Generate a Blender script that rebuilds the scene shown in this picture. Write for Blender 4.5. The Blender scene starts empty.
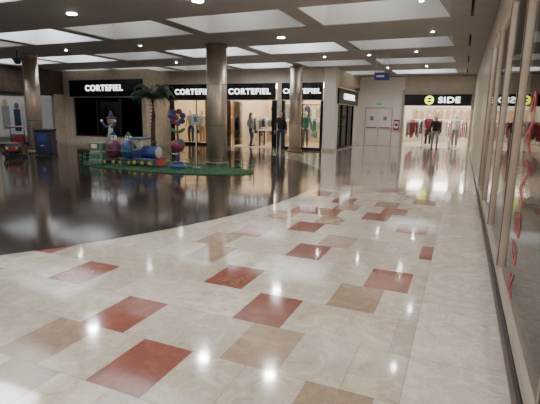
import bpy, bmesh, math, random
from mathutils import Vector, Matrix
random.seed(7)
C = bpy.context.scene.collection
# ------------------------------------------------------------------ materials
def mat(name, col, rough=.5, metal=0., emit=None, es=0., noise=0., nscale=6., bump=0., coat=0.):
    m = bpy.data.materials.new(name); m.use_nodes = True
    nt = m.node_tree; b = nt.nodes['Principled BSDF']
    b.inputs['Base Color'].default_value = (*col, 1)
    b.inputs['Roughness'].default_value = rough
    b.inputs['Metallic'].default_value = metal
    if coat: b.inputs['Coat Weight'].default_value = coat
    if emit:
        b.inputs['Emission Color'].default_value = (*emit, 1)
        b.inputs['Emission Strength'].default_value = es
    if noise or bump:
        tc = nt.nodes.new('ShaderNodeTexCoord'); n = nt.nodes.new('ShaderNodeTexNoise')
        n.inputs['Scale'].default_value = nscale; n.inputs['Detail'].default_value = 4
        nt.links.new(tc.outputs['Object'], n.inputs['Vector'])
        if noise:
            r = nt.nodes.new('ShaderNodeValToRGB')
            r.color_ramp.elements[0].position = .3; r.color_ramp.elements[1].position = .7
            r.color_ramp.elements[0].color = (*[c*(1-noise) for c in col], 1)
            r.color_ramp.elements[1].color = (*[min(1, c*(1+noise)) for c in col], 1)
            nt.links.new(n.outputs['Fac'], r.inputs['Fac']); nt.links.new(r.outputs['Color'], b.inputs['Base Color'])
        if bump:
            bp = nt.nodes.new('ShaderNodeBump'); bp.inputs['Strength'].default_value = bump
            bp.inputs['Distance'].default_value = .01
            nt.links.new(n.outputs['Fac'], bp.inputs['Height']); nt.links.new(bp.outputs['Normal'], b.inputs['Normal'])
    return m
def glassmat(name, tint=(.9,.93,.93), ior=1.5, rough=.02):
    m = bpy.data.materials.new(name); m.use_nodes = True; nt = m.node_tree
    nt.nodes.remove(nt.nodes['Principled BSDF']); out = nt.nodes['Material Output']
    t = nt.nodes.new('ShaderNodeBsdfTransparent'); t.inputs[0].default_value = (*tint, 1)
    g = nt.nodes.new('ShaderNodeBsdfGlossy'); g.inputs['Roughness'].default_value = rough
    f = nt.nodes.new('ShaderNodeFresnel'); f.inputs[0].default_value = ior
    mx = nt.nodes.new('ShaderNodeMixShader')
    nt.links.new(f.outputs[0], mx.inputs[0]); nt.links.new(t.outputs[0], mx.inputs[1]); nt.links.new(g.outputs[0], mx.inputs[2])
    nt.links.new(mx.outputs[0], out.inputs[0]); return m

M = {}
M['cream'] = mat('wall_cream', (.60,.53,.44), .5, noise=.06, nscale=2)
M['white'] = mat('wall_white', (.80,.76,.70), .5, noise=.03, nscale=2)
M['stone'] = mat('stone_clad', (.52,.45,.36), .3, noise=.15, nscale=5)
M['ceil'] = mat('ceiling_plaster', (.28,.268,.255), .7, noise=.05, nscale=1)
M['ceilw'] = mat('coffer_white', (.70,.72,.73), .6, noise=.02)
M['black'] = mat('black_panel', (.008,.008,.010), .25, noise=.1)
M['dkframe'] = mat('dark_frame', (.02,.018,.016), .35, noise=.1)
M['bronze'] = mat('bronze_metal', (.22,.17,.13), .35, .6, noise=.1, nscale=9)
M['alu'] = mat('aluminium', (.50,.44,.38), .38, .55, noise=.05)
M['chrome'] = mat('chrome', (.7,.7,.7), .12, 1.)
M['col'] = mat('column_metal', (.48,.40,.33), .34, .6, noise=.12, nscale=3)
M['wood'] = mat('dark_wood', (.07,.045,.035), .4, noise=.3, nscale=4)
M['grey'] = mat('grey_paint', (.25,.25,.27), .5, noise=.05)
M['led'] = mat('sign_letters', (.9,.9,.9), .5, emit=(1,1,1), es=2.8)
M['yellow'] = mat('sign_yellow', (.8,.8,.05), .5, emit=(.85,1,.05), es=3)
M['glass'] = glassmat('glass')
M['sglass'] = glassmat('shopfront_glass', (.95,.96,.96), 1.3)
M['darkglass'] = glassmat('dark_glass', (.35,.38,.40), 1.6)
M['panel'] = mat('light_diffuser', (.9,.9,.9), .5, emit=(.95,.97,1), es=14.5)
M['paneldim'] = mat('light_diffuser_dim', (.9,.9,.9), .5, emit=(1,.97,.94), es=3.2)
M['down'] = mat('downlight_lens', (1,1,1), .5, emit=(1,.98,.95), es=260)
M['warm'] = mat('shop_light', (1,1,1), .5, emit=(1,.82,.60), es=52)
M['warmw'] = mat('shop_light_white', (1,1,1), .5, emit=(1,.91,.79), es=46)
M['shopfloor'] = mat('shop_floor', (.60,.52,.43), .25, noise=.08, nscale=3)
M['shopwarm'] = mat('shop_wall_warm', (.68,.53,.36), .6, noise=.08)
M['skin'] = mat('skin', (.55,.33,.24), .5, noise=.05)
M['hair'] = mat('hair', (.03,.02,.015), .6, noise=.2)
M['lip'] = mat('lips', (.4,.12,.1), .5)
M['eye'] = mat('eye', (.02,.02,.02), .2)
M['mann'] = mat('mannequin_shell', (.7,.66,.6), .3)
M['grass'] = mat('artificial_grass', (.018,.075,.028), .9, noise=.4, nscale=30, bump=.6)
M['leaf'] = mat('palm_leaf', (.018,.055,.02), .5, noise=.4, nscale=8)
M['bark'] = mat('palm_bark', (.07,.045,.03), .9, noise=.4, nscale=20, bump=.6)
cols = dict(red=(.28,.025,.03), blue=(.02,.045,.20), lblue=(.05,.16,.32), green=(.03,.17,.07), purple=(.07,.04,.15), pink=(.45,.15,.2),
            orange=(.6,.24,.07), wht=(.68,.67,.64), blk=(.02,.02,.022), navy=(.02,.03,.08), brown=(.14,.08,.05), tan=(.4,.28,.17),
            ylw=(.42,.33,.08), gry=(.2,.2,.21), lgry=(.45,.45,.46), teal=(.05,.2,.2), maroon=(.14,.02,.04))
for k, c in cols.items(): M[k] = mat('paint_'+k, c, .35, noise=.06, nscale=7)
for k, c in cols.items(): M['f_'+k] = mat('fabric_'+k, c, .85, noise=.15, nscale=25)

# ------------------------------------------------------------------ mesh builder
class MB:
    def __init__(s): s.bm = bmesh.new(); s.m = []
    def mi(s, k):
        if k not in s.m: s.m.append(k)
        return s.m.index(k)
    def quad(s, pts, k):
        f = s.bm.faces.new([s.bm.verts.new(p) for p in pts]); f.material_index = s.mi(k); return f
    def box(s, x0,x1,y0,y1,z0,z1,k, bev=0, rot=None):
        r = bmesh.ops.create_cube(s.bm, size=1); vs = r['verts']
        for v in vs:
            v.co = Vector(((x0+x1)/2+v.co.x*(x1-x0), (y0+y1)/2+v.co.y*(y1-y0), (z0+z1)/2+v.co.z*(z1-z0)))
        i = s.mi(k)
        fs = set(f for v in vs for f in v.link_faces)
        for f in fs: f.material_index = i
        if rot:
            c = Vector(((x0+x1)/2,(y0+y1)/2,(z0+z1)/2))
            bmesh.ops.rotate(s.bm, verts=vs, cent=c, matrix=rot)
        if bev:
            es = list(set(e for v in vs for e in v.link_edges))
            bmesh.ops.bevel(s.bm, geom=es, offset=bev, segments=3, affect='EDGES', profile=.5)
    def cyl(s, p0, p1, r0, r1, k, seg=20, caps=True):
        p0 = Vector(p0); p1 = Vector(p1); d = p1-p0
        mt = Matrix.Translation((p0+p1)/2) @ d.to_track_quat('Z','Y').to_matrix().to_4x4()
        r = bmesh.ops.create_cone(s.bm, cap_ends=caps, segments=seg, radius1=r0, radius2=r1, depth=d.length, matrix=mt)
        i = s.mi(k)
        for f in set(f for v in r['verts'] for f in v.link_faces):
            f.material_index = i; f.smooth = len(f.verts) == 4
    def sph(s, c, rad, k, u=16, v=10, rot=None):
        if not hasattr(rad, '__len__'): rad = (rad,)*3
        mt = Matrix.Translation(c)
        if rot: mt = mt @ rot.to_4x4()
        mt = mt @ Matrix.Diagonal((*rad, 1))
        r = bmesh.ops.create_uvsphere(s.bm, u_segments=u, v_segments=v, radius=1, matrix=mt)
        i = s.mi(k)
        for f in set(f for v in r['verts'] for f in v.link_faces): f.material_index = i; f.smooth = True
    def tube(s, pts, rads, k, seg=10):
        rings = []
        n = len(pts)
        for j, p in enumerate(pts):
            p = Vector(p); a = Vector(pts[max(j-1,0)]); b = Vector(pts[min(j+1,n-1)])
            q = (b-a).to_track_quat('Z','Y')
            r = rads[j] if hasattr(rads,'__len__') else rads
            rings.append([s.bm.verts.new(p + q @ Vector((math.cos(t)*r, math.sin(t)*r, 0))) for t in [2*math.pi*i/seg for i in range(seg)]])
        i0 = s.mi(k)
        for a, b in zip(rings, rings[1:]):
            for i in range(seg):
                f = s.bm.faces.new((a[i],a[(i+1)%seg],b[(i+1)%seg],b[i])); f.material_index = i0; f.smooth = True
        for rg in (rings[0], rings[-1]):
            f = s.bm.faces.new(rg); f.material_index = i0
    def prism(s, pts, y0, y1, k, axis='y'):
        def P(u,z,t): return (u,t,z) if axis == 'y' else (t,u,z)
        A = [s.bm.verts.new(P(u,z,y0)) for u,z in pts]; B = [s.bm.verts.new(P(u,z,y1)) for u,z in pts]
        i = s.mi(k); n = len(pts)
        fs = [s.bm.faces.new(A), s.bm.faces.new(B[::-1])]
        for j in range(n): fs.append(s.bm.faces.new((A[j],A[(j+1)%n],B[(j+1)%n],B[j])))
        for f in fs: f.material_index = i
    def torus(s, c, R, r, k, axis='z', seg=24, ss=8):
        vs = []
        for i in range(seg):
            a = 2*math.pi*i/seg; row = []
            for j in range(ss):
                b = 2*math.pi*j/ss
                x, y, z = (R+r*math.cos(b))*math.cos(a), (R+r*math.cos(b))*math.sin(a), r*math.sin(b)
                if axis == 'y': x, y, z = x, z, y
                if axis == 'x': x, y, z = z, x, y
                row.append(s.bm.verts.new((c[0]+x,c[1]+y,c[2]+z)))
            vs.append(row)
        m = s.mi(k)
        for i in range(seg):
            for j in range(ss):
                f = s.bm.faces.new((vs[i][j],vs[(i+1)%seg][j],vs[(i+1)%seg][(j+1)%ss],vs[i][(j+1)%ss])); f.material_index = m; f.smooth = True
    def done(s, name, loc=(0,0,0), rotz=0, parent=None, fix=True):
        if fix: bmesh.ops.recalc_face_normals(s.bm, faces=s.bm.faces[:])
        me = bpy.data.meshes.new(name); s.bm.to_mesh(me); s.bm.free()
        for k in s.m: me.materials.append(M[k])
        o = bpy.data.objects.new(name, me); C.objects.link(o)
        o.location = loc; o.rotation_euler = (0,0,rotz)
        if parent: o.parent = parent
        return o
def text(name, body, size, loc, rot, k, parent=None, ext=.01, xs=1., bold=0., sp=1.1):
    cu = bpy.data.curves.new(name, 'FONT'); cu.body = body; cu.size = size; cu.extrude = ext
    cu.align_x = 'CENTER'; cu.align_y = 'CENTER'; cu.space_character = sp; cu.offset = bold
    o = bpy.data.objects.new(name, cu); C.objects.link(o); cu.materials.append(M[k])
    o.location = loc; o.rotation_euler = rot; o.scale = (xs,1,1)
    if parent: o.parent = parent
    return o
def empty(name, loc=(0,0,0), rz=0):
    e = bpy.data.objects.new(name, None); C.objects.link(e); e.location = loc; e.rotation_euler = (0,0,rz); e.empty_display_size = .2; return e

# ------------------------------------------------------------------ camera
psi = math.radians(23.2); p = math.atan(87/440); rho = .015
f = Vector((-math.sin(psi)*math.cos(p), math.cos(psi)*math.cos(p), -math.sin(p)))
r = Vector((math.cos(psi), math.sin(psi), 0)); u = r.cross(f)
r2 = r*math.cos(rho)+u*math.sin(rho); u2 = u*math.cos(rho)-r*math.sin(rho)
cam = bpy.data.cameras.new('camera'); co = bpy.data.objects.new('camera', cam); C.objects.link(co)
R = Matrix((r2, u2, -f)).transposed().to_4x4(); co.matrix_world = Matrix.Translation((0,0,1.6)) @ R
cam.sensor_width = 36; cam.lens = 36*440/540; cam.clip_start = .05
bpy.context.scene.camera = co

# ------------------------------------------------------------------ floor
def floormat(name, rough, dark=False):
    m = bpy.data.materials.new(name); m.use_nodes = True; nt = m.node_tree; b = nt.nodes['Principled BSDF']
    tc = nt.nodes.new('ShaderNodeTexCoord')
    n = nt.nodes.new('ShaderNodeTexNoise'); n.inputs['Scale'].default_value = 5; n.inputs['Detail'].default_value = 9; n.inputs['Roughness'].default_value = .68; n.inputs['Distortion'].default_value = 1.6
    nt.links.new(tc.outputs['Object'], n.inputs['Vector'])
    ra = nt.nodes.new('ShaderNodeValToRGB'); ra.color_ramp.elements[0].position = .32; ra.color_ramp.elements[1].position = .66
    ra.color_ramp.elements[0].color = (.72,.68,.62,1); ra.color_ramp.elements[1].color = (1.06,1.06,1.06,1)
    e = ra.color_ramp.elements.new(.47); e.color = (.94,.93,.92,1)
    e = ra.color_ramp.elements.new(.495); e.color = (.79,.75,.70,1)
    e = ra.color_ramp.elements.new(.52); e.color = (.97,.96,.95,1)
    nt.links.new(n.outputs['Fac'], ra.inputs['Fac'])
    mx = nt.nodes.new('ShaderNodeMix'); mx.data_type = 'RGBA'; mx.blend_type = 'MULTIPLY'; mx.inputs[0].default_value = 1
    if dark:
        br = nt.nodes.new('ShaderNodeTexBrick'); br.inputs['Scale'].default_value = 1
        br.inputs['Color1'].default_value = (.028,.021,.018,1); br.inputs['Color2'].default_value = (.043,.033,.029,1)
        br.inputs['Mortar'].default_value = (.015,.012,.011,1); br.inputs['Mortar Size'].default_value = .006
        br.inputs['Brick Width'].default_value = .9; br.inputs['Row Height'].default_value = .3
        nt.links.new(tc.outputs['Object'], br.inputs['Vector']); nt.links.new(br.outputs['Color'], mx.inputs[6])
    else:
        at = nt.nodes.new('ShaderNodeAttribute'); at.attribute_name = 'tile'
        nt.links.new(at.outputs['Color'], mx.inputs[6])
    nt.links.new(ra.outputs['Color'], mx.inputs[7]); nt.links.new(mx.outputs[2], b.inputs['Base Color'])
    n2 = nt.nodes.new('ShaderNodeTexNoise'); n2.inputs['Scale'].default_value = 1.3; n2.inputs['Detail'].default_value = 3
    nt.links.new(tc.outputs['Object'], n2.inputs['Vector'])
    mr = nt.nodes.new('ShaderNodeMapRange'); mr.inputs['To Min'].default_value = rough*.8; mr.inputs['To Max'].default_value = rough*1.25
    nt.links.new(n2.outputs['Fac'], mr.inputs['Value']); nt.links.new(mr.outputs[0], b.inputs['Roughness'])
    b.inputs['IOR'].default_value = 1.7
    if not dark:
        b.inputs['Coat Weight'].default_value = .6; b.inputs['Coat Roughness'].default_value = .13; b.inputs['Coat IOR'].default_value = 1.6
    return m
M['tile'] = floormat('marble_tiles', .065); M['plaza'] = floormat('dark_polished_floor', .10, True)
M['grout'] = mat('grout', (.16,.13,.10), .6, noise=.1)
mb = MB(); bm = mb.bm; cl = bm.loops.layers.float_color.new('tile')
cx, cy, RR = -12.45, 8.6, 9.5
def tile(x0,x1,y0,y1,c,g=.0018,z=0.):
    f = mb.quad([(x0+g,y0+g,z),(x1-g,y0+g,z),(x1-g,y1-g,z),(x0+g,y1-g,z)],'tile')
    for l in f.loops: l[cl] = (*c,1)
PINK=(.275,.10,.075); TAN=(.37,.275,.20)
pink=[(0,-1.33),(-2,-1.63),(1,-2.0),(2,-.53),(-1,-2.3),(0,-3.34),(3,-1.6),(4,-.36),(6,-.42),(4,-2.63),(5,-2.06),(7,-1.17),(8,-.79),(7,-2.1),(7,-2.5),
      (9,-1.9),(10,-.6),(10,-2.4),(12,-1.4),(13,-2.3),(13,-.5)]
tan=[(-2,-2.43),(-1,-1.07),(1,-.8),(4,-1.45),(2,-2.47),(-2,-.45),(3,-2.9),(6,-1.8),(8,-1.6),(9,-1.0),(6,-2.7)]
Wt, Ht = .41, .56
for k in range(-13, 41):
    y0 = 2.9+Ht*k; y1 = y0+Ht
    base = -.33 if k%2==0 else -.125
    cells = []
    n = -1
    while True:
        x1 = base-Wt*n; x0 = x1-Wt; n += 1
        if x0 >= -.19: continue
        if x1 < -19.7: break
        cells.append([max(x0,-19.7), min(x1,-.19)])
    def near(L):
        return {min(range(len(cells)), key=lambda i: abs((cells[i][0]+cells[i][1])/2-x)) for kk,x in L if kk==k}
    P = near(pink); T = near(tan)
    for i,(x0,x1) in enumerate(cells):
        if all((x-cx)**2+(y-cy)**2 < (RR-.02)**2 for x in (x0,x1) for y in (y0,y1)): continue
        v = random.uniform(.86,1.06)
        c = random.choice([(.55,.49,.40),(.58,.53,.45),(.51,.455,.37),(.54,.49,.415)])
        if i in P: c = PINK
        elif i in T: c = TAN
        elif k > 13 or k < -2 or x1 < -4.2:
            q = random.random()
            if q < .11: c = PINK
            elif q < .25: c = TAN
        tile(x0,x1,y0,y1,tuple(a*v for a in c))
for k in range(-4, 27):
    v = random.uniform(.96,1.03); tile(-.19,.40,k-.1,k+.9,(.66*v,.61*v,.53*v))
mb.quad([(-20,-5,-.003),(6,-5,-.003),(6,34,-.003),(-20,34,-.003)],'grout')
seg=160
mb.bm.faces.new([mb.bm.verts.new((cx+RR*math.cos(2*math.pi*i/seg), cy+RR*math.sin(2*math.pi*i/seg), .004)) for i in range(seg)]).material_index = mb.mi('plaza')
mb.quad([(.55,-1,.004),(5,-1,.004),(5,11,.004),(.55,11,.004)],'shopfloor')
mb.quad([(-14.2,19.9,.004),(-5.2,19.9,.004),(-5.2,25,.004),(-14.2,25,.004)],'shopfloor')
mb.quad([(-3.8,25.1,.004),(2,25.1,.004),(2,33,.004),(-3.8,33,.004)],'shopfloor')
fl = mb.done('floor', fix=False)
for pgn in fl.data.polygons:
    if pgn.normal.z < 0: pgn.flip()

# ------------------------------------------------------------------ ceiling
ZC, ZT = 3.7, 4.6
mb = MB()
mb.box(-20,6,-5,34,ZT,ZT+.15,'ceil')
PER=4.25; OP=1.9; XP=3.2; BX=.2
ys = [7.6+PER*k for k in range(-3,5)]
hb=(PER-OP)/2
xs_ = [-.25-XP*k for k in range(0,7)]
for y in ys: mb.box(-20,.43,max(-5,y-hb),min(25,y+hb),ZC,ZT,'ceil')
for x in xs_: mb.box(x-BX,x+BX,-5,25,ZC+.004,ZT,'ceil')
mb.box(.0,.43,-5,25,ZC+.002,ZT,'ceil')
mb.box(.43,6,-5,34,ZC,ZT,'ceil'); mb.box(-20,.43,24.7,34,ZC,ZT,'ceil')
SL=.65
for y in ys[:-1]:
    for x in xs_[:-1]:
        a0,a1,b0,b1 = x-XP+BX+.001, x-BX-.001, y+hb+.001, y+PER-hb-.001
        z0 = ZC+.02
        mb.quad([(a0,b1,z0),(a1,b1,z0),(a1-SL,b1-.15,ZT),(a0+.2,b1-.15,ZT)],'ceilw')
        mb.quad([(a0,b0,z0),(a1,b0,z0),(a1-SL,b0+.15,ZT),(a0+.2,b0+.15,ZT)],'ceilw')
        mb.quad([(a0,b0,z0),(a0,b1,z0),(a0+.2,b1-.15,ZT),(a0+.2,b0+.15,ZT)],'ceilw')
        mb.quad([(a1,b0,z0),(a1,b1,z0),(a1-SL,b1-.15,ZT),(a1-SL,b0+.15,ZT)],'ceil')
mb.done('ceiling', fix=False)
mb = MB()
rl = random.Random(5)
for y in ys[:-1]:
    for x in xs_[:-1]:
        xc = x-XP/2-.2; yc = y+PER/2
        q = rl.random()
        pr = .5
        if y < 5: pr = .75
        if 7 < y < 8: pr = .75
        if x > -3 and y > 9: pr = .3
        k = 'panel' if q < pr else 'paneldim'
        if k=='panel' and 7<y<8 and x>-3: k='paneldim'
        mb.box(xc-.75,xc+.75,yc-.5,yc+.5,ZT-.07,ZT-.002,k)
mb.done('coffer_light_panels')
mb = MB()
dl=[(-3.2,7.6),(-4.8,7.6),(-8.0,7.6),(-4.8,11.8),(-.9,9.0),(-1.6,15.6),(-3.2,16.0),(-1.6,20.1),(-9.6,11.8),(-12.8,11.8),(-11.2,16.0),(-3.2,20.2),(-4.8,16.0),(-.9,12.2)]
for x,y in dl:
    rr=.10 if y<8 else (.09 if x==-4.8 and y<12 else .035)
    mb.cyl((x,y,ZC-.012),(x,y,ZC+.001),rr+.02,rr+.02,'alu',20); mb.cyl((x,y,ZC-.018),(x,y,ZC-.011),rr,rr,'down',20)
mb.done('recessed_downlights')

# ------------------------------------------------------------------ walls
mb = MB(); mb.box(-19.95,-19.7,-5,17.9,2.5,ZC,'wood'); mb.box(-19.95,-19.7,17.2,17.9,0,2.5,'stone'); mb.box(-19.95,-19.7,13.6,13.9,0,2.5,'stone'); mb.box(-19.95,-19.7,-5,8,0,2.5,'cream')
mb.box(-22,-21.8,8,17.9,0,2.5,'grey'); mb.done('wall_left')
mb = MB(); mb.box(-20,6,-5.2,-5,0,ZC,'cream'); mb.done('wall_back')
mb = MB()
for y0,y1 in [(8,13.6),(13.9,17.2)]:
    mb.box(-19.85,-19.8,y0,y1,.1,2.45,'glass'); mb.box(-19.9,-19.75,y0,y1,0,.1,'dkframe'); mb.box(-19.9,-19.75,y0,y1,2.42,2.5,'dkframe')
    n = 2
    for i in range(n+1): yy=y0+(y1-y0)*i/n; mb.box(-19.9,-19.75,max(y0,yy-.04),min(y1,yy+.04),.1,2.42,'alu')
mb.done('window_1')
e = empty('fashion_poster',(-19.72,14.7,1.35))
mb=MB(); mb.box(-.03,.0,-.75,.75,-.95,.95,'alu'); mb.box(0,.012,-.7,.7,-.9,.9,'lgry'); mb.box(.012,.02,-.5,-.1,-.6,.5,'gry',.006); mb.box(.012,.02,.1,.45,-.7,.35,'navy',.006)
mb.sph((.016,-.3,.65),(.01,.13,.16),'tan'); mb.sph((.016,.28,.5),(.01,.12,.15),'brown'); mb.done('poster_panel',parent=e)

# facade 1 (left, Y=17.8)
Y1 = 17.8
mb = MB(); mb.box(-19.7,-19.05,Y1,Y1+.3,0,ZC,'stone'); mb.box(-14.55,-14.3,Y1,20.1,0,ZC,'stone'); mb.box(-19.05,-14.55,Y1,Y1+.3,3.2,ZC,'stone')
mb.box(-19.05,-14.55,Y1,Y1+.3,0,.35,'stone'); mb.box(-19.05,-14.55,20,20.2,0,3.2,'grey')
mb.done('wall_facade_left')
mb = MB(); mb.box(-19.05,-14.55,Y1+.1,Y1+.13,.43,2.4,'darkglass')
mb.box(-19.05,-14.55,Y1+.02,Y1+.2,.35,.43,'dkframe'); mb.box(-19.05,-14.55,Y1+.02,Y1+.2,2.35,2.42,'dkframe')
for x in (-19.0,-17.5,-16.0,-14.6): mb.box(x-.04,x+.04,Y1+.04,Y1+.2,.43,2.35,'dkframe')
mb.done('window_2')
mb = MB()
for x in (-18.2,-16.8,-15.4): mb.box(x-.3,x+.3,18.6,18.8,3.1,3.15,'warmw')
mb.box(-19.05,-14.55,Y1+.3,20,3.15,3.2,'white'); mb.done('shop_ceiling_lights')
def sign(name, w, h, body, size, loc, rz, letters='led'):
    e = empty(name, loc, rz)
    m = MB(); m.box(-w/2,w/2,-.06,.06,-h/2,h/2,'black',.01); m.box(-w/2,w/2,-.065,.06,-h/2-.02,-h/2+.01,'alu'); m.done('sign_board',parent=e)
    if body: text('sign_letters', body, size, (0,-.075,0), (math.pi/2,0,0), letters, e, xs=1.1, bold=.008, sp=1.15)
    return e
sign('shop_sign',4.7,.84,'CORTEFIEL',.40,(-16.8,Y1-.07,2.80),0)
# facade 2 (Y=19.8)
Y2 = 19.8; ZS0, ZS1 = 2.30, 3.08
mb = MB(); mb.box(-14.3,-5.4,Y2,Y2+.25,ZS1,ZC,'cream'); mb.box(-5.9,-5.35,Y2-.05,Y2+.5,0,ZC,'white'); mb.box(-8.2,-7.96,Y2,Y2+.3,0,ZS1,'stone')
mb.box(-5.6,-5.4,Y2+.5,25,ZS1-.15,ZC,'cream'); mb.box(-5.6,-5.4,23.8,25,0,ZS1,'white')
mb.box(-5.92,-5.33,Y2-.07,Y2+.5,0,.12,'stone')
mb.done('wall_facade_centre')
mb = MB()
mb.box(-14.5,-5.6,24.8,25,0,3.2,'shopwarm'); mb.box(-14.5,-14.3,Y2+.3,25,0,3.2,'shopwarm'); mb.box(-14.3,-5.6,Y2+.25,25,3.15,3.2,'white')
mb.box(-11.0,-10.85,21,25,0,3.15,'cream')
mb.done('wall_shop_interior')
mb = MB()
for x in (-13.3,-11.8,-10.2,-8.9,-7.5,-6.4):
    for y in (20.5,22.2,23.8): mb.box(x-.35,x+.35,y-.12,y+.12,3.10,3.15,'warm')
mb.done('shop_ceiling_lights')
sign('shop_sign',3.0,.78,'CORTEFIEL',.37,(-12.78,Y2-.07,2.69),0)
sign('shop_sign',2.75,.78,'CORTEFIEL',.37,(-9.62,Y2-.07,2.69),0)
sign('shop_sign',2.0,.78,'CORTEFIEL',.30,(-6.93,Y2-.07,2.69),0)
sign('shop_sign',4.0,.7,'CORTEFIEL',.37,(-5.33,Y2+2.3,2.5),math.pi/2)
mb = MB()
for a,b in [(-14.3,-11.2),(-7.95,-5.92)]:
    mb.box(a,a+.12,Y2-.02,Y2+.2,0,ZS0,'black'); mb.box(b-.12,b,Y2-.02,Y2+.2,0,ZS0,'black'); mb.box(a,b,Y2-.02,Y2+.2,0,.12,'black')
    mb.box(a+.12,b-.12,Y2+.08,Y2+.1,.12,ZS0,'glass'); mb.box((a+b)/2-.02,(a+b)/2+.02,Y2+.06,Y2+.12,.12,ZS0,'dkframe')
mb.box(-5.5,-5.47,Y2+.5,23.8,.12,ZS0,'glass'); mb.box(-5.55,-5.4,Y2+.5,23.8,0,.12,'black')
for y in (Y2+.5,21.4,22.6,23.75): mb.box(-5.54,-5.42,y,y+.05,.12,ZS0,'black')
mb.done('window_3')
mb = MB(); mb.box(-11.2,-10.85,Y2-.02,Y2+.3,0,ZS1,'black'); mb.box(-8.45,-8.2,Y2-.02,Y2+.3,0,ZS0,'black')
mb.box(-10.75,-10.71,Y2+.3,Y2+1.4,.05,2.25,'glass'); mb.box(-8.5,-8.46,Y2+.3,Y2+1.4,.05,2.25,'glass')
for x in (-10.73,-8.48): mb.box(x-.03,x+.03,Y2+.34,Y2+.38,.02,2.29,'alu'); mb.cyl((x+.06,Y2+1.2,.9),(x+.06,Y2+1.2,1.4),.015,.015,'chrome',8)
mb.done('door_1')

# garments / racks / mannequins / furniture
def garment(m, cx_, cy_, zt, h, w, th, k, axis):
    u0 = cx_ if axis=='y' else cy_
    t0 = cy_ if axis=='y' else cx_
    pts = [(u0-w*.12,zt),(u0-w*.5,zt-.1),(u0-w*.46,zt-.35),(u0-w*.36,zt-.3),(u0-w*.42,zt-h),(u0+w*.42,zt-h),(u0+w*.36,zt-.3),(u0+w*.46,zt-.35),(u0+w*.5,zt-.1),(u0+w*.12,zt)]
    m.prism(pts, t0-th/2, t0+th/2, k, axis)
def rack(name, x, y, L, palette, along='x', h=1.45):
    m = MB()
    if along=='x':
        P = lambda s,t,z:(x+s,y+t,z)
    else: P = lambda s,t,z:(x+t,y+s,z)
    m.cyl(P(-L/2,0,h),P(L/2,0,h),.015,.015,'chrome',8)
    for s in (-L/2,L/2):
        m.cyl(P(s,0,.01),P(s,0,h),.015,.015,'chrome',8); m.cyl(P(s,-.25,.02),P(s,.25,.02),.015,.015,'chrome',8)
    n = int(L/.09)
    for i in range(n):
        s = -L/2+.06+i*(L-.12)/max(1,n-1); q=P(s,0,0)
        garment(m, q[0], q[1], h-.04, random.uniform(.6,1.0), .46, .05, 'f_'+palette[(i//2)%len(palette)], 'x' if along=='x' else 'y')
        m.cyl((q[0],q[1],h-.05),(q[0],q[1],h+.02),.004,.004,'chrome',6)
    return m.done(name)
def wallclothes(name, x0,x1,y, palette):
    m = MB()
    for z in (1.15,2.15):
        m.box(x0,x1,y-.02,y+.0,z+.05,z+.09,'chrome'); x=x0+.3; i=0
        while x<x1-.2:
            garment(m,x,y-.15,z,.75,.3,.12,'f_'+palette[(i*7+int(z*3))%len(palette)],'y'); m.cyl((x,y-.15,z-.02),(x,y-.01,z+.07),.008,.008,'chrome',6); x+=.42; i+=1
    return m.done(name)
def table(name,x,y,w,d,top='white'):
    m=MB(); m.box(x-w/2,x+w/2,y-d/2,y+d/2,.8,.86,top,.01)
    for a in (-1,1):
        for b in (-1,1): m.box(x+a*(w/2-.06)-.03,x+a*(w/2-.06)+.03,y+b*(d/2-.06)-.03,y+b*(d/2-.06)+.03,0.005,.8,'dkframe')
    for i in range(4):
        for j in range(2):
            for l in range(3): m.box(x-w/2+.1+i*w/4.4,x-w/2+.1+i*w/4.4+w/6,y-d/2+.08+j*d/2.2,y-d/2+.08+j*d/2.2+d/3,.86+l*.04,.895+l*.04,random.choice(['f_navy','f_wht','f_tan','f_maroon','f_lgry']),.008)
    return m.done(name)
def skinpart(name, V, E, Rd, k, parent, sub=2):
    me = bpy.data.meshes.new(name); me.from_pydata(V, E, []); o = bpy.data.objects.new(name, me); C.objects.link(o)
    o.parent = parent; me.materials.append(M[k])
    md = o.modifiers.new('Skin','SKIN'); md.use_smooth_shade = True
    for i, rr in enumerate(Rd):
        sv = me.skin_vertices[0].data[i]; sv.radius = (rr if hasattr(rr,'__len__') else (rr,rr)); sv.use_root = (i==0)
    ss = o.modifiers.new('Sub','SUBSURF'); ss.levels = sub; ss.render_levels = sub
    return o
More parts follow.
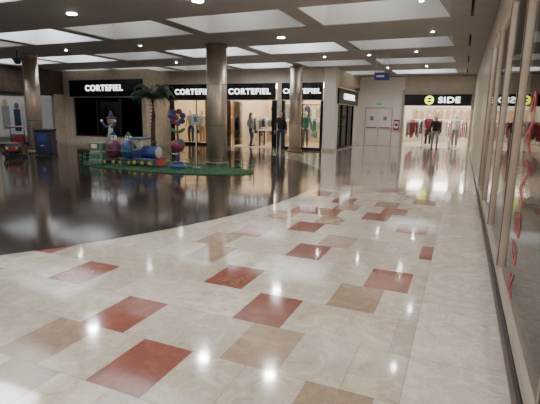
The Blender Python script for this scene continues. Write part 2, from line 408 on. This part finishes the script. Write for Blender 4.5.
def human(name, loc, rz, top, trousers, shoe='f_blk', hair='hair', skin='skin', stride=.25, arm=.12, face=True, h=1.0, longhair=False):
    e = empty(name, loc, rz); e.scale = (h,h,h)
    sL, sR = -stride, stride
    aL=(.10,sL*.95,.09); aR=(-.10,sR*.95,.09)
    kL=(.105,sL*.45-.05*(stride>0),.50); kR=(-.105,sR*.35-.06*(stride>0),.50)
    skinpart('trousers',[(0,0,.95),(.09,0,.90),kL,aL,(-.09,0,.90),kR,aR,(0,0,1.03)],[(0,1),(1,2),(2,3),(0,4),(4,5),(5,6),(0,7)],
             [(.15,.11),(.10,.10),(.072,.072),(.055,.055),(.10,.10),(.072,.072),(.055,.055),(.145,.105)],trousers,e)
    hx=.27
    skinpart('jacket',[(0,0,.93),(0,0,1.1),(0,0,1.32),(0,.01,1.46),(.17,.01,1.42),(hx-.02,.03+arm*.2,1.13),(hx,-.06-arm,.90),(-.17,.01,1.42),(-hx+.02,.03-arm*.2,1.13),(-hx,-.04+arm,.90)],
             [(0,1),(1,2),(2,3),(3,4),(4,5),(5,6),(3,7),(7,8),(8,9)],
             [(.17,.125),(.155,.115),(.175,.12),(.10,.08),(.075,.075),(.052,.052),(.042,.042),(.075,.075),(.052,.052),(.042,.042)],top,e)
    m=MB(); m.tube([(0,.01,1.42),(0,.0,1.50),(0,-.01,1.58)],[.06,.052,.055],skin)
    m.sph((0,-.01,1.64),(.076,.095,.12),skin,20,14); m.sph((0,-.03,1.575),(.05,.06,.05),skin)
    if face:
        m.sph((0,-.105,1.625),(.013,.02,.025),skin,8,6); m.sph((.03,-.093,1.65),(.012,.008,.007),'eye',8,6); m.sph((-.03,-.093,1.65),(.012,.008,.007),'eye',8,6)
        m.sph((0,-.092,1.583),(.022,.008,.007),'lip',8,6)
        for s in (-1,1): m.sph((s*.078,0,1.635),(.01,.02,.032),skin,8,6)
    m.done('head',parent=e)
    if hair:
        m=MB(); m.sph((0,.018,1.675),(.084,.095,.10),hair,20,12)
        if longhair: m.sph((0,.06,1.57),(.085,.05,.16),hair,16,10)
        m.done('hair',parent=e)
    for s,(wx,wy) in ((1,(hx,-.06-arm)),(-1,(-hx,-.04+arm))):
        V=[(wx,wy,.91),(wx,wy-.01,.86),(wx,wy-.015,.82)];E=[(0,1),(1,2)];Rr=[(.025,.03),(.018,.038),(.016,.04)]
        for j,(dy,L) in enumerate([(-.032,.07),(-.012,.08),(.010,.075),(.03,.06)]):
            b=len(V); V+= [(wx,wy-.015+dy,.80),(wx-s*.008,wy-.018+dy,.80-L*.5),(wx-s*.022,wy-.018+dy,.80-L)]; E+=[(2,b),(b,b+1),(b+1,b+2)]; Rr+=[.009,.0085,.007]
        b=len(V); V+=[(wx-s*.01,wy-.05,.84),(wx-s*.02,wy-.065,.81)];E+=[(1,b),(b,b+1)];Rr+=[.011,.009]
        skinpart('hand',V,E,Rr,skin,e,1)
    m=MB()
    for (ax,ay,az) in (aL,aR):
        m.sph((ax,ay-.06,.045),(.045,.13,.045),shoe,14,8); m.box(ax-.045,ax+.045,ay-.17,ay+.06,.002,.02,'blk',.005)
        m.cyl((ax,ay,.03),(ax,ay,.12),.05,.05,shoe,12)
    m.done('shoes',parent=e)
    return e
human('standing_person',(-7.75,19.2,0),.5,'f_blk','f_navy',stride=.08,arm=.04)
human('walking_person',(-1.25,23.9,0),.2,'f_blk','f_gry',stride=.2,h=.95,longhair=True)
human('shopping_person',(-9.95,20.6,.004),2.6,'f_gry','f_navy',stride=.12,h=.97,longhair=True)
def mannequin(x,y,rz,t,b): human('mannequin',(x,y,.004),rz,t,b,shoe='mann',hair=None,skin='mann',stride=.04,arm=.03,face=False,h=1.02)
mannequin(-13.5,20.5,.3,'f_lgry','f_navy'); mannequin(-12.9,20.7,0,'f_wht','f_tan'); mannequin(-7.0,20.6,.2,'f_teal','f_gry')
mannequin(-17.8,18.7,.3,'f_lgry','f_blk'); mannequin(-15.9,18.7,.3,'f_tan','f_navy')
rack('clothes_rack',-9.9,22.2,1.3,['navy','lgry','gry'],'x'); rack('clothes_rack',-8.9,23.3,1.4,['wht','tan','gry'],'x')
rack('clothes_rack',-12.2,22.8,1.5,['orange','tan','wht'],'x'); rack('clothes_rack',-6.9,22.8,1.2,['lgry','teal','wht'],'x')
rack('clothes_rack',-13.6,21.8,1.0,['wht','navy','tan'],'x'); rack('clothes_rack',-10.4,23.6,1.0,['wht','maroon','blk'],'y')
wallclothes('wall_display_clothes',-10.7,-5.8,24.78,['gry','navy','wht','lgry','tan']); wallclothes('wall_display_clothes',-14.1,-11.2,24.78,['wht','orange','tan','brown'])
table('display_table',-9.2,21.3,1.0,.7)
e = empty('fashion_poster',(-11.95,20.25,1.3))
mb=MB(); mb.box(-.5,.5,0,.04,-1.28,1.0,'tan'); mb.box(-.46,.46,-.01,0,-.9,.95,'orange'); mb.prism([(-.28,-.9),(.28,-.9),(.22,0),(.3,.3),(.12,.45),(-.12,.45),(-.3,.3),(-.2,0)],-.02,-.01,'wht'); mb.sph((0,-.015,.62),(.12,.012,.16),'skin'); mb.sph((0,-.012,.7),(.15,.01,.14),'brown'); mb.done('poster_panel',parent=e)

# ------------------------------------------------------------------ far end wall + doors
mb = MB(); mb.box(-5.4,-5.05,25,25.25,0,ZC,'white'); mb.box(-5.05,-3.55,25,25.25,2.1,ZC,'white'); mb.box(-3.55,-3.0,25,25.25,0,ZC,'white'); mb.box(-3.0,.43,25,25.2,2.7,ZC,'cream')
mb.box(.3,.6,24.9,25.3,0,ZC,'stone'); mb.box(-3.1,-2.95,24.92,25.3,0,3.0,'alu')
mb.done('wall_far')
mb = MB()
for a,b in ((-5.01,-4.31),(-4.29,-3.59)):
    mb.box(a,b,25.04,25.1,.01,2.04,'white',.01); mb.box(a+.25,b-.25,25.02,25.04,1.4,1.62,'grey'); mb.box(a+.06,b-.06,24.97,25.0,.98,1.04,'red',.01)
    for s in (a+.08,b-.1): mb.box(s,s+.03,24.98,25.05,.97,1.05,'gry')
mb.box(-5.04,-5.01,25,25.12,0,2.09,'alu'); mb.box(-3.59,-3.56,25,25.12,0,2.09,'alu'); mb.box(-5.04,-3.56,25,25.12,2.05,2.09,'alu'); mb.done('door_2')
M['exit']=mat('exit_green',(.02,.3,.1),.5,emit=(.1,1,.3),es=.25)
mb = MB(); mb.box(-4.43,-4.17,24.93,24.99,2.22,2.34,'exit',.01); mb.box(-4.45,-4.15,24.96,24.995,2.2,2.36,'white'); mb.box(-4.35,-4.25,24.92,24.93,2.24,2.32,'wht'); mb.done('exit_sign')
mb = MB(); mb.box(-3.45,-3.15,24.85,24.99,.9,1.45,'red',.015); mb.box(-3.41,-3.19,24.84,24.85,1.0,1.36,'wht'); mb.cyl((-3.3,24.84,1.18),(-3.3,24.82,1.18),.08,.08,'red',16); mb.done('fire_hose_cabinet')
sg = sign('shop_sign',3.25,.56,'',.4,(-1.33,24.83,2.48),0)
text('sign_letters','SIDE',.40,(.58,-.075,-.01),(math.pi/2,0,0),'led',sg,xs=1.25,bold=.010)
m=MB(); m.cyl((-.38,-.065,0),(-.38,-.085,0),.22,.22,'yellow',24); m.cyl((-.38,-.085,0),(-.38,-.095,0),.13,.13,'black',24); m.box(-.5,-.26,-.105,-.09,-.03,.03,'yellow'); m.done('sign_roundel',parent=sg)
mb = MB(); mb.box(-4.0,2.2,33,33.2,0,3.0,'white'); mb.box(-4.0,-3.8,25.3,33,0,3.0,'white'); mb.box(2.0,2.2,25.3,33,0,3.0,'white'); mb.box(-4.0,2.2,25.2,33.2,2.9,3.0,'white'); mb.done('wall_far_shop')
mb = MB()
for x in (-2.6,-1,.6):
    for y in (26,27.8,29.6,31.6): mb.box(x-.4,x+.4,y-.15,y+.15,2.85,2.9,'warmw')
mb.done('shop_ceiling_lights')
wallclothes('wall_display_clothes',-3.4,1.8,32.98,['maroon','wht','blk','lgry','navy','wht','tan'])
for (x,y,L,pal,al) in [(-2.5,27.4,.9,['maroon','blk','wht'],'x'),(-.3,27.2,.9,['pink','wht','gry'],'x'),(-1.5,29.6,1.6,['red','blk','lgry','tan'],'x'),(-3.1,29.6,1.6,['wht','blk','red'],'y'),(.9,29.2,1.6,['wht','tan','navy'],'y'),(-2.55,25.95,.7,['gry','red','maroon'],'x'),(.75,26.8,.9,['wht','red','blk'],'x'),(-2.9,31.2,1.2,['tan','wht'],'x'),(-1.5,31.4,1.3,['blk','red','gry'],'x'),(.1,25.9,.3,['red','blk'],'x')]:
    rack('clothes_rack',x,y,L,pal,al)
mannequin(-1.75,26.5,.2,'f_maroon','f_blk'); mannequin(-.35,26.2,-.2,'f_wht','f_gry')
mb=MB()
for x in (-1.95,-.55): mb.box(x-.03,x+.03,25.0,25.4,.02,1.4,'lgry',.02); mb.box(x-.1,x+.1,24.98,25.42,0,.03,'gry')
mb.done('security_gates')

# ------------------------------------------------------------------ right storefront X=.43
XS=.43
mb = MB(); mb.box(XS,XS+.2,-5,11,3.15,ZC,'stone'); mb.box(XS,XS+.35,10.8,13.2,0,ZC,'stone'); mb.box(XS,XS+.2,13.2,24.9,0,ZC,'cream'); mb.box(XS,XS+.2,-5,-1,0,3.15,'cream')
mb.done('wall_right')
mb = MB(); mb.box(XS-.012,XS,13.2,24.9,0,.12,'stone'); mb.done('baseboard_right')
mb = MB(); mb.box(5,5.2,-1,11,0,3.3,'white'); mb.box(.79,5,10.95,11.1,0,3.3,'white'); mb.box(.6,5,-1.2,-1,0,3.3,'white'); mb.box(.63,5.2,-1.2,11.1,3.25,3.3,'white'); mb.done('wall_shop_right')
mb = MB()
mb.box(XS,XS+.13,-1,10.8,0,.07,'dkframe'); mb.box(XS+.01,XS+.12,-1,10.8,.07,.14,'alu'); mb.box(XS,XS+.13,-1,10.8,3.05,3.15,'alu')
posts=[-.9,1.4,2.15,4.78,6.7,8.7,10.68]
for i,y in enumerate(posts): mb.box(XS+.02,XS+.10,y,y+.1,.14,3.05,'alu'); mb.box(XS+.008,XS+.02,y+.03,y+.07,.14,3.05,'bronze')
mb.box(XS+.05,XS+.062,-.8,10.7,.14,3.05,'sglass')
mb.done('window_4')
mb = MB()
for x in (1.0,2.6,3.9):
    for y in (1,3,5,7,9,10.3): mb.box(x-.3,x+.3,y-.3,y+.3,3.21,3.25,'warmw')
mb.done('shop_ceiling_lights')
text('window_decal','REBAJAS',.42,(XS+.045,3.95,.98),(math.pi/2,-math.pi/2,-math.pi/2),'red',None,ext=.001)
rack('clothes_rack',2.2,9.6,1.2,['wht','pink','lgry'],'x'); rack('clothes_rack',2.3,7.4,1.2,['tan','wht','maroon'],'y'); table('display_table',2.2,4.9,1.0,1.3)
m=MB(); m.box(1.0,2.2,10.2,10.7,.004,1.05,'white',.02); m.box(.96,2.24,10.15,10.75,1.05,1.1,'tan',.01); m.done('shop_counter')

# ------------------------------------------------------------------ columns
def column(x,y,r):
    m=MB(); m.cyl((0,0,0),(0,0,.1),r+.05,r+.05,'bronze',40); m.cyl((0,0,.1),(0,0,ZC),r,r,'col',48)
    for z in (1.25,2.5): m.cyl((0,0,z),(0,0,z+.012),r+.004,r+.004,'dkframe',48)
    m.cyl((0,0,ZC-.08),(0,0,ZC),r+.03,r+.03,'bronze',40); m.done('column',(x,y,.004))
column(-15.3,12.35,.27); column(-7.22,12.45,.32); column(-6.78,18.5,.27)

# ------------------------------------------------------------------ play island
GX,GY,GA,GB=-8.2,10.85,3.0,1.13
mb=MB(); n=72
ring=[(GX+GA*math.cos(2*math.pi*i/n), GY+GB*math.sin(2*math.pi*i/n)) for i in range(n)]
vb=[mb.bm.verts.new((x,y,.005)) for x,y in ring]; vt=[mb.bm.verts.new((x,y,.03)) for x,y in ring]
k=mb.mi('grass'); mb.bm.faces.new(vt).material_index=k
for i in range(n): mb.bm.faces.new((vb[i],vb[(i+1)%n],vt[(i+1)%n],vt[i])).material_index=k
for _ in range(1600):
    a=random.uniform(0,6.283); q=math.sqrt(random.random())*.97; x=GX+GA*q*math.cos(a); y=GY+GB*q*math.sin(a); t=random.uniform(0,3.14); h=random.uniform(.008,.016)
    mb.quad([(x,y,.03),(x+.02*math.cos(t),y+.02*math.sin(t),.03),(x+.015*math.cos(t)+.01,y+.015*math.sin(t),.03+h),(x+.01,y,.03+h)],'leaf')
mb.done('grass_rug')
mb=MB()
fr=[(GX+(GA+.05)*math.cos(2*math.pi*i/n), GY+(GB+.05)*math.sin(2*math.pi*i/n)) for i in range(n)]
for i in range(0,n,4):
    x,y=fr[i]; mb.cyl((x,y,.005),(x,y,.3),.011,.011,'green',8); mb.sph((x,y,.31),.018,'green',8,6)
for z in (.15,.27):
    pts=[(x,y,z) for x,y in fr]; pts.append(pts[0]); mb.tube(pts,.006,'green',6)
mb.done('low_fence')
# palm
mb=MB()
tp=[(0,0,.0),(.03,0,.5),(.02,.02,1.0),(.06,.03,1.5),(.05,.02,2.05)]
mb.tube(tp,[.10,.075,.065,.06,.07],'bark',12)
for i in range(17): z=.15+i*.11; mb.torus((.03,.01,z),.075,.012,'bark','z',12,5)
for i in range(22):
    a=i*2.4; L=random.uniform(.6,.8); up=random.uniform(.2,1.0); prev=None
    for j in range(9):
        t=j/8; rr_=L*t; z=2.05+up*math.sin(t*2.2)*.6-.45*t*t
        pnt=Vector((.05+rr_*math.cos(a),.02+rr_*math.sin(a),z))
        if prev is not None:
            mb.cyl(prev,pnt,.008,.006,'leaf',5)
            sd=Vector((-math.sin(a),math.cos(a),0)); w=.24*math.sin(math.pi*min(1,t*.9+.1)); fw=Vector((math.cos(a),math.sin(a),0))*.1
            for s in (-1,1):
                for o_ in (0,.33,.66):
                    b0=prev.lerp(pnt,o_); tip=b0+sd*s*w+fw+Vector((0,0,-w*.6))
                    f_=mb.bm.faces.new([mb.bm.verts.new(q_) for q_ in (b0,b0+fw*.4,tip)]); f_.material_index=mb.mi('leaf')
        prev=pnt
mb.cyl((0,0,.0),(0,0,.28),.2,.24,'brown',20)
mb.done('palm_tree',(-9.0,11.45,.045))
def wheel(m,x,y,z,r,k='blk'):
    m.torus((x,y,z),r*.75,r*.25,k,'y',18,8); m.cyl((x,y-.03,z),(x,y+.03,z),r*.5,r*.5,'ylw',14)
e=empty('kiddie_train_ride',(-9.3,10.6,.045),.06)
m=MB()
m.box(-.35,.45,-.22,.22,.14,.24,'blue',.03); m.cyl((-.05,0,.42),(.42,0,.42),.19,.19,'blue',24); m.sph((.42,0,.42),(.06,.17,.17),'lgry'); m.box(-.36,-.04,-.22,.22,.24,.5,'navy',.03)
for a in (-.33,-.08):
    for b in (-.19,.19): m.cyl((a,b,.5),(a,b,.78),.018,.018,'ylw',8)
m.box(-.42,.02,-.27,.27,.78,.84,'green',.03); m.cyl((.28,0,.58),(.28,0,.74),.05,.08,'blk',14); m.sph((.1,0,.63),.06,'ylw')
m.prism([(.45,.05),(.58,.05),(.48,.24),(.42,.24)],-.2,.2,'red')
for a in (-.25,.02,.28):
    for b in (-.25,.25): wheel(m,a,b,.12,.11,'blk')
m.sph((-.2,0,.6),(.08,.1,.12),'wht')
m.done('locomotive',(.7,0,0),parent=e)
def egg(dx,k1,k2,k3):
    m=MB(); m.box(-.24,.24,-.2,.2,.12,.2,'blk',.02); m.sph((0,0,.45),(.23,.23,.3),k1,20,14); m.torus((0,0,.42),.225,.03,k2,'z',24,8); m.torus((0,0,.6),.18,.025,k3,'z',24,8)
    m.sph((0,0,.8),(.11,.11,.12),'wht'); m.sph((.0,-.09,.83),(.03,.03,.04),'blk',8,6); m.sph((.07,-.08,.83),(.02,.03,.04),'blk',8,6); m.cyl((0,0,.88),(0,0,1.0),.1,.01,k3,14)
    for a in (-.16,.16):
        for b in (-.23,.23): wheel(m,a,b,.1,.095)
    m.done('wagon',(dx,0,0),parent=e)
egg(.08,'blue','green','green'); egg(-.48,'maroon','navy','blue')
m=MB(); m.box(-.26,.26,-.24,.24,0,.12,'gry',.02); m.box(-.24,.24,-.22,.22,.12,.34,'green',.04); m.box(-.22,.22,-.2,.2,.34,.42,'wht',.03); m.box(-.24,.24,-.22,.22,.42,.66,'green',.04)
for s in (-.24,.24): m.box(-.1,.1,s-.01,s+.01,.48,.6,'wht')
m.done('wagon_box',(-1.02,0,0),parent=e)
m=MB(); m.tube([(0,0,.6),(.03,0,.95),(.06,0,1.2)],[.10,.08,.05],'lgry',12); m.sph((.07,-.02,1.3),(.11,.10,.12),'tan'); m.cyl((.07,0,1.38),(.07,0,1.62),.10,.01,'purple',14); m.torus((.07,0,1.39),.12,.025,'purple')
for s in (-1,1): m.tube([(0.03,0,1.1),(s*.16+.03,-.05,1.15),(s*.25+.03,-.08,1.28)],[.045,.035,.03],'purple',8); m.sph((s*.25+.03,-.08,1.31),.04,'wht',8,6)
for s in (-.04,.04): m.sph((.07+s,-.11,1.32),.018,'blk',8,6)
m.sph((.07,-.13,1.28),.02,'red',8,6); m.done('clown_figure',(-.72,.15,0),parent=e)
# flower figure ride
m=MB(); m.cyl((0,0,0),(0,0,.12),.26,.24,'blue',24); m.cyl((0,0,.12),(0,0,.2),.18,.14,'navy',20); m.cyl((0,0,.2),(0,0,.5),.06,.06,'purple',14)
m.sph((.0,0,.64),(.22,.18,.19),'maroon',20,14); m.sph((.08,0,.72),(.13,.14,.13),'navy',16,10)
m.cyl((0,0,.8),(0,0,1.42),.03,.03,'brown',10); m.sph((0,-.03,1.45),(.085,.06,.085),'maroon',12,8)
for i in range(7):
    a=i*2*math.pi/7+.3; m.sph((.19*math.cos(a),0,1.45+.17*math.sin(a)),(.1,.035,.085),['navy','maroon','purple','blue','maroon','purple','navy'][i],12,8)
for s in (-1,1): m.sph((s*.14,0,1.08),(.13,.02,.05),'green',12,8,Matrix.Rotation(-s*.5,3,'Y'))
for s in (-.12,.12): m.tube([(-.22,s*1.3,.46),(.0,s*1.4,.42),(.22,s*1.3,.46)],.012,'chrome',6)
m.done('kiddie_flower_ride',(-7.48,10.65,.045),.1)
m=MB(); m.cyl((0,0,0),(0,0,.03),.12,.12,'gry',20); m.cyl((0,0,.03),(0,0,1.3),.014,.014,'lgry',10); m.box(-.11,.11,-.01,.01,1.25,1.55,'lgry',.008); m.box(-.08,.08,-.016,-.009,1.33,1.48,'lblue'); m.done('sign_stand',(-7.02,10.9,.045),-.3)
def kcar(x,y,rz,k):
    m=MB(); m.box(-.35,.35,-.28,.28,0,.1,'blk',.02); m.box(-.5,.5,-.26,.26,.2,.45,k,.07); m.box(-.5,-.3,-.24,.24,.42,.8,k,.06); m.box(-.3,.05,-.2,.2,.4,.5,'blk',.03); m.box(.15,.45,-.2,.2,.42,.53,k,.05)
    m.cyl((0,0,.1),(0,0,.22),.12,.12,'gry',14)
    for a in (-.3,.3):
        for b in (-.28,.28): wheel(m,a,b,.2,.13)
    m.torus((.12,0,.62),.1,.015,'blk','x',18,6); m.cyl((.12,0,.62),(.22,0,.48),.015,.015,'blk',8)
    for b in (-.22,.22): m.cyl((-.36,b,.75),(-.3,b,1.05),.015,.015,'chrome',8); m.sph((.5,b*.7,.36),.05,'ylw',10,6)
    m.box(-.5,.1,-.26,.26,1.03,1.08,'pink',.02); m.done('kiddie_car_ride',(x,y,.004),rz)
kcar(-14.3,10.7,-.9,'red'); kcar(-15.2,9.9,-.5,'maroon')
m=MB(); m.box(-.3,.3,-.25,.25,0,.08,'blk',.01); m.box(-.28,.28,-.23,.23,.08,.92,'navy',.05); m.box(-.3,.3,-.25,.25,.92,1.0,'navy',.03); m.box(-.18,.18,-.25,-.225,.55,.8,'blue',.01); m.box(-.06,.06,-.255,-.24,.4,.45,'chrome'); m.box(-.12,.12,-.255,-.23,.15,.3,'blk',.01); m.done('litter_bin',(-13.6,11.35,.004),.4)
m=MB(); m.box(-.26,.26,-.03,.03,-.13,.13,'blue',.01); m.box(-.18,.08,-.036,-.029,-.03,.03,'wht')
for s in (-.22,.22): m.cyl((s,0,.13),(s,0,ZC-2.97),.008,.008,'alu',6)
m.done('hanging_direction_sign',(-2.72,16.0,2.97))
m=MB(); m.cyl((0,0,0),(0,0,-.3),.02,.02,'blk',8); m.cyl((0,0,-.28),(0,0,-.36),.1,.14,'blk',16); m.sph((0,0,-.38),(.12,.12,.1),'blk'); m.box(-.2,.2,-.05,.05,-.33,-.27,'blk',.01); m.done('security_camera',(-14.6,11.3,ZC))

# ------------------------------------------------------------------ world
w=bpy.data.worlds.new('world'); bpy.context.scene.world=w; w.use_nodes=True
w.node_tree.nodes['Background'].inputs[0].default_value=(.8,.78,.75,1); w.node_tree.nodes['Background'].inputs[1].default_value=.3
